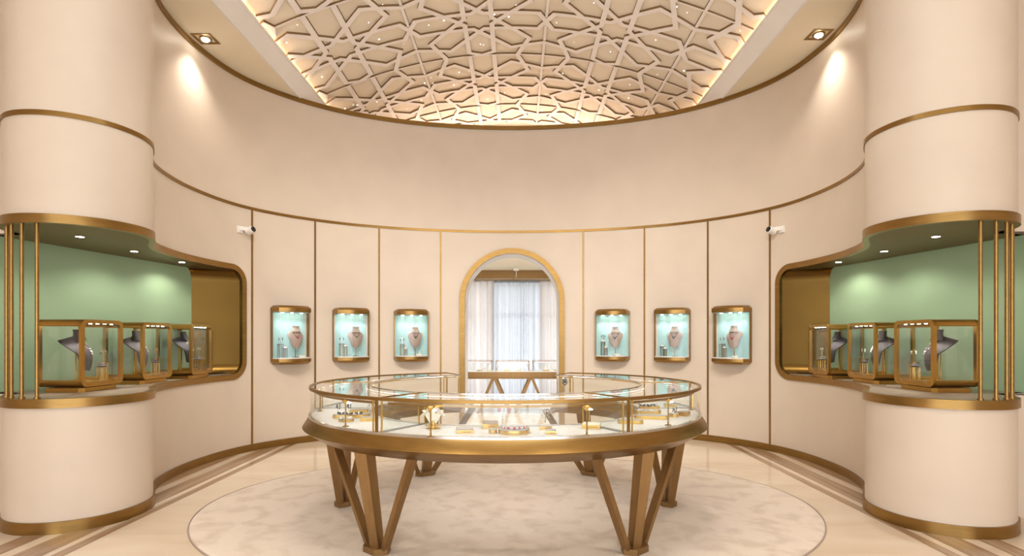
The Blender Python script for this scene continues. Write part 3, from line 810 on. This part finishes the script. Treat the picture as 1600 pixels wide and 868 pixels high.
def gem_cluster(px, py, dz, cnt, sp, mt, name, label, seed):
    x, y = spot(px,py,FZ+dz); r = random.Random(seed); t = thing(name, label, 'necklace', (x,y,FZ+dz))
    a = MB(); b = MB()
    for k in range(cnt):
        u = k/(cnt-1); X = -sp+2*sp*u; (a if k % 3 else b).ball((X, .016*sin(u*9), .010+.004*(k % 2)), .006+.004*r.random(), 7, 5)
    a.build('stones',mt,t); b.build('settings','silver',t)
gem_cluster(545,648,.028,18,.085,'onyx','dark_necklace','dark stone necklace on the long tray in the left hand section',1)
gem_cluster(541,655,.020,12,.035,'pearl','pearl_strand','pearl strand on the oval tray in the left hand section',2)
gem_cluster(1012,635,.026,16,.07,'onyx','dark_bracelet','dark stone bracelet on a tray at the back of the right hand section',4)
gem_cluster(1014,643,.028,14,.08,'silver','silver_necklace','silver necklace on a tray in the right hand section',5)
def stem_jewel(px, py, h, label, mt, seed):
    x, y = spot(px,py,FZ); t = thing('jewel_stem',label,'jewellery',(x,y,FZ)); MB().cyl((0,0,0),(0,0,h),.002,6).build('stem','silver',t)
    MB().lathe([(.016,0),(.016,.003),(.001,.004)],10).build('base','silver',t)
    mb = MB(); r = random.Random(seed)
    for k in range(7): mb.ball((.014*cos(k*2.2),.006*sin(k*2.2),h-.01*(k*.5)),.006,6,5)
    mb.build('stones',mt,t)
stem_jewel(528,647,.075,'tall dark jewel on a thin stem at the left of the left section','onyx',1)
stem_jewel(545,645,.07,'dark jewel on a thin stem behind the left lamp stand','onyx',2)
stem_jewel(577,648,.085,'silver jewel on a thin stem near the left brass post','silver',3)
stem_jewel(1054,648,.05,'small dark jewel on a thin stem beside the round tray','onyx',4)
x, y = spot(897,614,FZ)
t = thing('watch_stand','silver watch on a cuff stand in the back right end of the counter','watch',tuple((.40*U,4.12*U,FZ)))
MB().lathe([(.03,0),(.03,.006),(.014,.01),(.014,.09),(.001,.09)],14).build('pedestal','acrylic',t)
MB().tube([(.03*cos(2*pi*k/20),.0,.12+.036*sin(2*pi*k/20)) for k in range(20)],.008,6,True).build('strap','silver',t)
MB().lathe([(.001,-.006),(.02,-.006),(.02,.006),(.001,.006)],16).build('dial','onyx',t,loc=(0,-.03,.125)).rotation_euler = (pi/2,0,0)

# ------------------------------------------------------------------ bust displays
WPROF = [(0,.30),(.06,.44),(.15,.58),(.30,.71),(.48,.83),(.60,.94),(.70,1.0),(.83,1.0),(.92,.93),(1.0,.66)]
def wprof(v):
    for (a,b),(c,d) in zip(WPROF,WPROF[1:]):
        if v <= c: t = (v-a)/(c-a); return b+(d-b)*t
    return WPROF[-1][1]
def bust_pt(u, v, Wd, Ht, dep, lean, flare):
    x = u*Wd/2*wprof(v); a = abs(u)
    z = Ht*.86*v-.12*Ht*max(0,(v-.45)/.55)*a*a+(Ht*.04*a*a if v < .05 else 0)
    y = -dep*(.30+.70*sin(pi*min(1,v*.85+.12)))*(1-.72*a*a)-lean*(1-v)+dep*flare*max(0,v-.5)*(.18+a**2.2)
    return (x,y,z)
def bust_mesh(Wd, Ht, dep, lean=.012, flare=1.2):
    """shield shaped necklace bust facing -Y: grid over width u and height v, then given thickness"""
    nu, nv = 16, 22
    rows = [[bust_pt(-1+2*i/nu, j/nv, Wd, Ht, dep, lean, flare) for i in range(nu+1)] for j in range(nv+1)]
    front = rows; back = [[(x*.96,y+.012,z) for x,y,z in r] for r in rows]
    mb = MB(); n = nu+1
    vs = [p for r in front for p in r]+[p for r in back for p in r]; o = (nv+1)*n; fs = []
    for j in range(nv):
        for i in range(nu):
            a = j*n+i; fs.append((a,a+1,a+n+1,a+n)); fs.append((o+a,o+a+n,o+a+n+1,o+a+1))
    for j in range(nv):
        a = j*n; fs.append((a,a+n,o+a+n,o+a)); b = a+nu; fs.append((b,o+b,o+b+n,b+n))
    for i in range(nu):
        fs.append((i,o+i,o+i+1,i+1)); b = nv*n+i; fs.append((b,b+1,o+b+1,o+b))
    mb.add(vs, fs)
    rings = []
    for z, r in ((.74,.31),(.82,.26),(.88,.21),(.95,.195),(1.0,.205)):
        rings.append([(Wd*r*cos(2*pi*k/18), -dep*.30+(z-.74)*dep*.5+Wd*r*.62*sin(2*pi*k/18), Ht*z) for k in range(18)])
    mb.loft(rings); return mb
BW, BHT, BD = .215, .30, .055
ME_T = bust_mesh(BW,BHT,BD).mesh('bust_form',50); ME_T.materials.append(M['bust_taupe'])
BW2, BH2, BD2 = .26, .345, .085
ME_D = bust_mesh(BW2,BH2,BD2,.05,1.9).mesh('bust_form',50); ME_D.materials.append(M['bust_dark'])
def put_bust(me, loc, rz, raise_, label, Ht, dep, pm):
    t = thing('necklace_bust', label, 'bust', loc, rz)
    place('bust_form', me, t, (0,0,raise_))
    MB().cyl((0,.0,.004),(0,.0,raise_+Ht*.45),.0055,8).build('stand_rod',pm,t)
    MB().lathe([(.04,0),(.04,.006),(.008,.009),(.008,.012),(.001,.012)],16).build('stand_foot',pm,t)
    return t
def necklace(loc, rz, raise_, Wd, Ht, dep, m1, m2, label, name, big, drop=.36, lean=.012, flare=1.2):
    t = thing(name, label, 'necklace', loc, rz); a = MB(); b = MB(); n = 25
    for k in range(n):
        q = -1+2*k/(n-1); x, y, z = bust_pt(q*.50, .97-drop*1.1*(1-abs(q)**2.2), Wd, Ht, dep, lean, flare)
        r = .0034 if k % 3 else (.0034+big*(1-abs(q)*.6)); (a if k % 3 else b).ball((x,y-.004,z+raise_),r,6,5)
    x, y, z = bust_pt(0,.97-drop*1.1-.05,Wd,Ht,dep,lean,flare)
    b.ball((0,y-.004,z+raise_),.005+big*.6,7,5)
    a.build('chain',m1,t); b.build('stones',m2,t); return t

# ------------------------------------------------------------------ bowed wall cases
CH, CW, CDP = .755, .254, .25       # height, half width, depth
CAPH = .082
def bow(w_, d_, n=14):
    P = [(w_,0),(w_,-.055)]
    for k in range(n+1):
        a = -1+2*k/n; x = -a*w_*.86; P.append((x, -.055-(d_-.055)*(.62+.38*cos(a*pi/2))))
    return P+[(-w_,-.055),(-w_,0)]
CPOS = ['leftmost wall case','second wall case from the left','third wall case from the left','third wall case from the right','second wall case from the right','rightmost wall case']
sm_mid = [-(SL[2]+SL[3])/2*1.0, -(SL[1]+SL[2])/2, -(SL[0]+SL[1])/2, (SL[0]+SL[1])/2, (SL[1]+SL[2])/2, (SL[2]+SL[3])/2]
def wall_case(i):
    s = sm_mid[i]; s -= (1 if s > 0 else -1)*(.075,.045,.015,.015,.045,.075)[i]; p, nrm = plan(s); rz = atan2(nrm.x, -nrm.y)   # local -Y looks into the room
    z0 = (1-.268)*U+.04; base = Vector((p.x,p.y,z0))
    t = thing('wall_display_case','brass framed bow fronted glass %s' % CPOS[i],'display case',base,rz,'bow fronted wall cases')
    outl = bow(CW,CDP); inn = bow(CW-.012,CDP-.012)
    def ring_at(q, z): return [(a*(1-q/CW), b*(1-q/CDP), z) for a,b in outl]
    MB().loft([ring_at(.035,0),ring_at(0,.03),ring_at(0,CAPH*.85)]).build('bottom_cap','brass',t,smooth=25)
    MB().loft([ring_at(0,CH-CAPH),ring_at(0,CH-.03),ring_at(.035,CH)]).build('top_cap','brass',t,smooth=25)
    for sgn in (-1,1):
        MB().box((sgn*(CW-.007),-.027,CH/2),(.014,.054,CH-2*CAPH+.03)).build('side_stile','brass',t,smooth=0)
    MB().box((0,-.004,CH/2),(2*CW-.03,.012,CH-2*CAPH+.03)).build('aqua_back','teal',t,smooth=0)
    MB().prism(inn,CAPH*.85,CAPH*.85+.012).build('white_floor','pad',t,smooth=25)
    g = bow(CW-.006,CDP-.008)[1:-1]; h = bow(CW-.011,CDP-.013)[1:-1]
    rings = [[(a[0],a[1],CAPH*.85),(a[0],a[1],CH-CAPH),(b[0],b[1],CH-CAPH),(b[0],b[1],CAPH*.85)] for a,b in zip(g,h)]
    MB().loft(rings).build('curved_glass','glassar',t,smooth=60)
    MB().prism(bow(CW-.02,CDP-.02),CH-CAPH-.006,CH-CAPH).build('aqua_soffit','teal',t,smooth=25)
    for x in (-.13,0,.13):
        MB().lathe([(.001,-.004),(.017,-.004),(.017,.004),(.001,.004)],14).build('spot_lens','bulb',t,loc=(x,-.085,CH-CAPH-.008))
        lamp('case_spot','SPOT',(x,-.085,CH-CAPH-.016),2.3,COOL,parent=t,spot_size=radians(95),spot_blend=.8,shadow_soft_size=.015)
    fz = z0+CAPH*.85+.012
    R = Matrix.Rotation(rz,3,'Z')
    def L(x,y,z=0): v = R @ Vector((x,y,0)); return (p.x+v.x,p.y+v.y,fz+z)
    put_bust(ME_T, L(.05,-.08), rz, .115, 'taupe velvet necklace bust in the '+CPOS[i], BHT, BD, 'brass')
    kinds = [('onyx','ruby','fine dark necklace on the bust in the ',.004,.36),('onyx','onyx','short dark bead necklace on the bust in the ',.003,.32),('silver','onyx','dark drop collar necklace on the bust in the ',.006,.34),
             ('silver','onyx','dark pendant cluster necklace on the bust in the ',.008,.38),('silver','onyx','chunky dark stone necklace on the bust in the ',.007,.36),('silver','ruby','long drop necklace on the bust in the ',.005,.40)][i]
    necklace(L(.05,-.08), rz, .115, BW, BHT, BD, kinds[0], kinds[1], kinds[2]+CPOS[i], 'bust_necklace', kinds[3], kinds[4])
    # little stands on the left
    def ring_column(x, y, h, wd, lab):
        q = thing('ring_column', lab+' in the '+CPOS[i], 'stand', L(x,y), rz)
        for sx in (-1,1):
            for sy in (-1,1): MB().cyl((sx*wd/2,sy*wd/2,0),(sx*wd/2,sy*wd/2,h),.0035,6).build('upright','bronze',q)
        MB().box((0,0,h),(wd+.012,wd+.012,.006)).build('top_plate','bronze',q,smooth=0)
        return q
    def ring_pad(x, y, h, lab):
        q = thing('ring_pad', lab+' in the '+CPOS[i], 'ring', L(x,y,h+.003), rz)
        MB().lathe([(.022,0),(.024,.008),(.016,.018),(.001,.020)],12).build('cushion','pad',q)
        MB().tube([(.010*cos(2*pi*k/12),0,.024+.010*sin(2*pi*k/12)) for k in range(12)],.0022,5,True).build('ring','silver',q)
    hs = [(.175,.12),(.175,.135),(.165,.095),(.20,.11),(.135,.10),(.175,.12)][i]
    ring_column(-.135,-.05,hs[0],.05,'taller bronze column stand')
    ring_column(-.088,-.078,hs[1],.038,'shorter bronze column stand')
    ring_pad(-.088,-.078,hs[1],'white ring pad on the shorter stand')
    if i in (3,4): ring_pad(-.135,-.05,hs[0],'white ring pad on the taller stand')
    if i != 4:
        hh = hs[0]+(.03 if i == 3 else 0.003)
        q = thing('earring_bar','slim T bar with two earrings in the '+CPOS[i],'earrings',L(-.135,-.05 if i != 3 else -.02,hs[0]+.003 if i != 3 else 0),rz)
        z_ = .085 if i != 3 else .30
        MB().cyl((0,0,0),(0,0,z_),.0025,6).build('pole','silver',q); MB().cyl((-.026,0,z_),(.026,0,z_),.0022,6).build('crossbar','silver',q)
        for sx in (-1,1):
            mb = MB(); mb.ball((sx*.024,-.004,z_-.008),.006,7,5); mb.ball((sx*.024,-.004,z_-.024),.008,7,5); mb.build('earring','onyx',q)
    if i != 4 and i != 1:
        q = thing('price_card','small cream card lying in the '+CPOS[i],'card',L((.13,0,.10,.08,0,.07)[i],-.105),rz)
        c = MB(); c.add([(-.04,-.014,0),(.04,-.014,0),(.04,.014,.0),(-.04,.014,0),(-.04,-.010,.004),(.04,-.010,.004),(.04,.012,.026),(-.04,.012,.026)],[(3,2,1,0),(4,5,6,7),(0,1,5,4),(1,2,6,5),(2,3,7,6),(3,0,4,7)])
        c.build('folded_card','card',q,smooth=0)
    if i in (1,2):
        q = thing('drop_earring_stem','tiny silver drop on a stem in the '+CPOS[i],'earrings',L(.11,-.085),rz)
        MB().lathe([(.016,0),(.016,.004),(.001,.005)],10).build('foot','silver',q); MB().cyl((0,0,0),(0,0,.07),.002,6).build('stem','silver',q)
        mb = MB(); mb.ball((0,0,.075),.007,7,5); mb.ball((.008,0,.066),.005,7,5); mb.build('jewel','silver',q)
for i in range(6): wall_case(i)

# ------------------------------------------------------------------ niche vitrines
def rr_path(hy, z0, z1, r, part):
    """rounded rectangle in (y,z); part 'full', 'top' or 'bottom'"""
    cs = [(hy-r,z1-r,0),( -hy+r,z1-r,90),(-hy+r,z0+r,180),(hy-r,z0+r,270)]
    if part == 'top': cs = cs[:2]
    if part == 'bottom': cs = cs[2:]
    return [(cy+r*cos(radians(a0+9*k)), cz+r*sin(radians(a0+9*k))) for cy,cz,a0 in cs for k in range(11)]
def vitrine(sg, x, y, rz, lab, dark_label, nm, k):
    """x,y of the middle; local +X looks into the room for the left niche (mirrored for the right one)"""
    DX, DY, DH = .262*U, .335*U, .388*U; z0 = .042
    t = thing('glass_vitrine', lab, 'display case', (x,y,NZ0), rz, 'rounded brass vitrines in the niches')
    hy, hx = DY/2, DX/2
    # plinth with clipped corners
    a, b, c = hx*.88, hy*.88, .03
    MB().prism([(-a,-b+c),(-a+c,-b),(a-c,-b),(a,-b+c),(a,b-c),(a-c,b),(-a+c,b),(-a,b-c)],0,z0-.008).build('plinth','vbrass',t,smooth=0)
    MB().box((0,0,z0-.004),(DX*.6,DY*.6,.012)).build('plinth_neck','bronze',t,smooth=0)
    r, th = .052, .032
    def hoop(x0, x1):
        o = rr_path(hy,z0,z0+DH,r,'full'); q = rr_path(hy-th,z0+th,z0+DH-th,r-.014,'full')
        rings = [[(x0,p[0],p[1]),(x1,p[0],p[1]),(x1,s[0],s[1]),(x0,s[0],s[1])] for p,s in zip(o,q)]; rings.append(rings[0])
        return MB().loft(rings, cap=False)
    hoop(hx-.026,hx).build('hoop','vbrass',t,smooth=50); hoop(-hx,-hx+.026).build('hoop','vbrass',t,smooth=50)
    for part in ('top','bottom'):
        o = rr_path(hy,z0,z0+DH,r,part); q = rr_path(hy-.008,z0+.012,z0+DH-.012,r-.008,part)
        rings = [[(-hx+.01,p[0],p[1]),(hx-.01,p[0],p[1]),(hx-.01,s[0],s[1]),(-hx+.01,s[0],s[1])] for p,s in zip(o,q)]
        MB().loft(rings).build(part+'_shell','vbrass',t,smooth=50)
    zc = z0+DH/2; gh = DH-2*th
    for s in (-1,1):
        MB().box((s*(hx-.008),0,zc),(.005,DY-2*th+.01,gh+.01)).build('glass_pane','glassv',t,smooth=0)
        MB().box((0,s*(hy-.006),zc),(DX-.03,.005,DH-2*r)).build('glass_pane','glassv',t,smooth=0)
    # dark lamp bar and drawer strip inside
    MB().box((sg*-1*(hx-.05)*-1*-1,0,z0+DH-.020),(.022,DY-.09,.012)).build('lamp_bar','bronze',t,smooth=0)
    for q in range(5):
        yy = -hy+.075+q*(DY-.15)/4
        MB().lathe([(.001,-.004),(.011,-.004),(.011,.004),(.001,.004)],12).build('spot_lens','bulb',t,loc=(sg*-1*(hx-.05)*-1*-1,yy,z0+DH-.030))
        if q % 2 == 0: lamp('vitrine_spot','SPOT',(sg*-1*(hx-.05)*-1*-1,yy,z0+DH-.042),4.0,SOFT,parent=t,spot_size=radians(100),spot_blend=.8,shadow_soft_size=.012)
    MB().box((-sg*-1*-(hx-.05),0,z0+.028),(.012,DY-.10,.032)).build('drawer_strip','gold',t,smooth=0)
    MB().box((0,0,z0+.014),(DX-.05,DY-.06,.006)).build('lined_floor','gold',t,smooth=0)
    # contents
    fz = NZ0+z0+.018; R = Matrix.Rotation(rz,3,'Z')
    def L(lx,ly,z=0): v = R @ Vector((lx,ly,0)); return (x+v.x,y+v.y,fz+z)
    yaw = rz+(radians(112) if sg < 0 else -radians(112))     # bust looks into the room
    inn = -sg
    put_bust(ME_D, L(inn*-.035,-.02), yaw, .10, 'charcoal necklace bust in the '+dark_label, BH2, BD2, 'gold')
    necklace(L(inn*-.035,-.02), yaw, .10, BW2, BH2, BD2, 'silver', 'silver' if k != 2 else 'pearl', 'sparkling silver necklace on the bust in the '+dark_label, 'bust_necklace', .006, .40, .05, 1.9)
    for n_, (lx,ly,h,wd,ll) in enumerate(((.10,.09,.13,.045,'shorter gold column stand'),(.07,.15,.165,.045,'taller gold column stand'))):
        q = thing('ring_column', ll+' in the '+dark_label,'stand',L(inn*lx,ly),rz)
        for sx in (-1,1):
            for sy in (-1,1): MB().cyl((sx*wd/2,sy*wd/2,0),(sx*wd/2,sy*wd/2,h),.004,6).build('upright','gold',q)
        MB().box((0,0,h),(wd+.012,wd+.012,.006)).build('top_plate','bronze',q,smooth=0)
        if n_ == 0:
            q = thing('ring_pad','grey pad with a silver ring in the '+dark_label,'ring',L(inn*lx,ly,h+.003),rz)
            MB().lathe([(.03,0),(.032,.008),(.02,.016),(.001,.018)],12,(0,0,0),1,.8).build('cushion','bust_dark',q)
            mb = MB()
            for kk in range(8): mb.ball((.012*cos(kk*.8),.008*sin(kk*.8),.022+.006*(kk % 2)),.005,6,5)
            mb.build('jewels','silver',q)
        else:
            q = thing('earring_bar','slim T bar with silver earrings in the '+dark_label,'earrings',L(inn*lx,ly,h+.003),rz)
            MB().cyl((0,0,0),(0,0,.10),.003,6).build('pole','gold',q); MB().cyl((0,-.03,.10),(0,.03,.10),.0025,6).build('crossbar','gold',q)
            for sy in (-1,1):
                mb = MB(); mb.ball((0,sy*.027,.09),.009,7,5); mb.ball((0,sy*.027,.074),.006,7,5); mb.build('earring','silver',q)
VP = [(2.545,3.36,.0),(2.585,3.93,.03),(2.555,4.43,.06)]
for sg, nm in ((-1,'left'),(1,'right')):
    for k,(x,y,r) in enumerate(VP):
        lab = ('nearest %s niche vitrine','middle %s niche vitrine','farthest %s niche vitrine')[k] % nm
        vitrine(sg, sg*x*U, y*U, -sg*r, 'rounded brass and glass '+lab, lab, nm, k)

# ------------------------------------------------------------------ security cameras
for sg, nm in ((-1,'left'),(1,'right')):
    s = sg*(SL[3]+.13); p, n = plan(s); rz = atan2(n.x,-n.y)
    t = thing('security_camera','small white security camera on the wall above the %s niche' % nm,'camera',(p.x,p.y,(1+.94)*U),rz)
    MB().box((-sg*-.055,-.012,.0),(.075,.024,.085)).build('wall_plate','plastic',t,smooth=0,bevel=.006)
    MB().bar((-sg*-.055,-.02,.015),(-sg*.015,-.07,.010),.05,.05,(1,0,0)).build('arm','plastic',t,smooth=0,bevel=.006)
    q = MB().lathe([(.001,-.045),(.030,-.042),(.042,-.03),(.042,.05),(.030,.06),(.001,.062)],22).build('camera_head','plastic',t,loc=(-sg*.02,-.09,-.012))
    q.rotation_euler = (pi/2-radians(18),0,0)
    MB().lathe([(.001,.0605),(.034,.0605),(.034,.066),(.026,.070),(.001,.072)],22).build('lens_face','black',q)
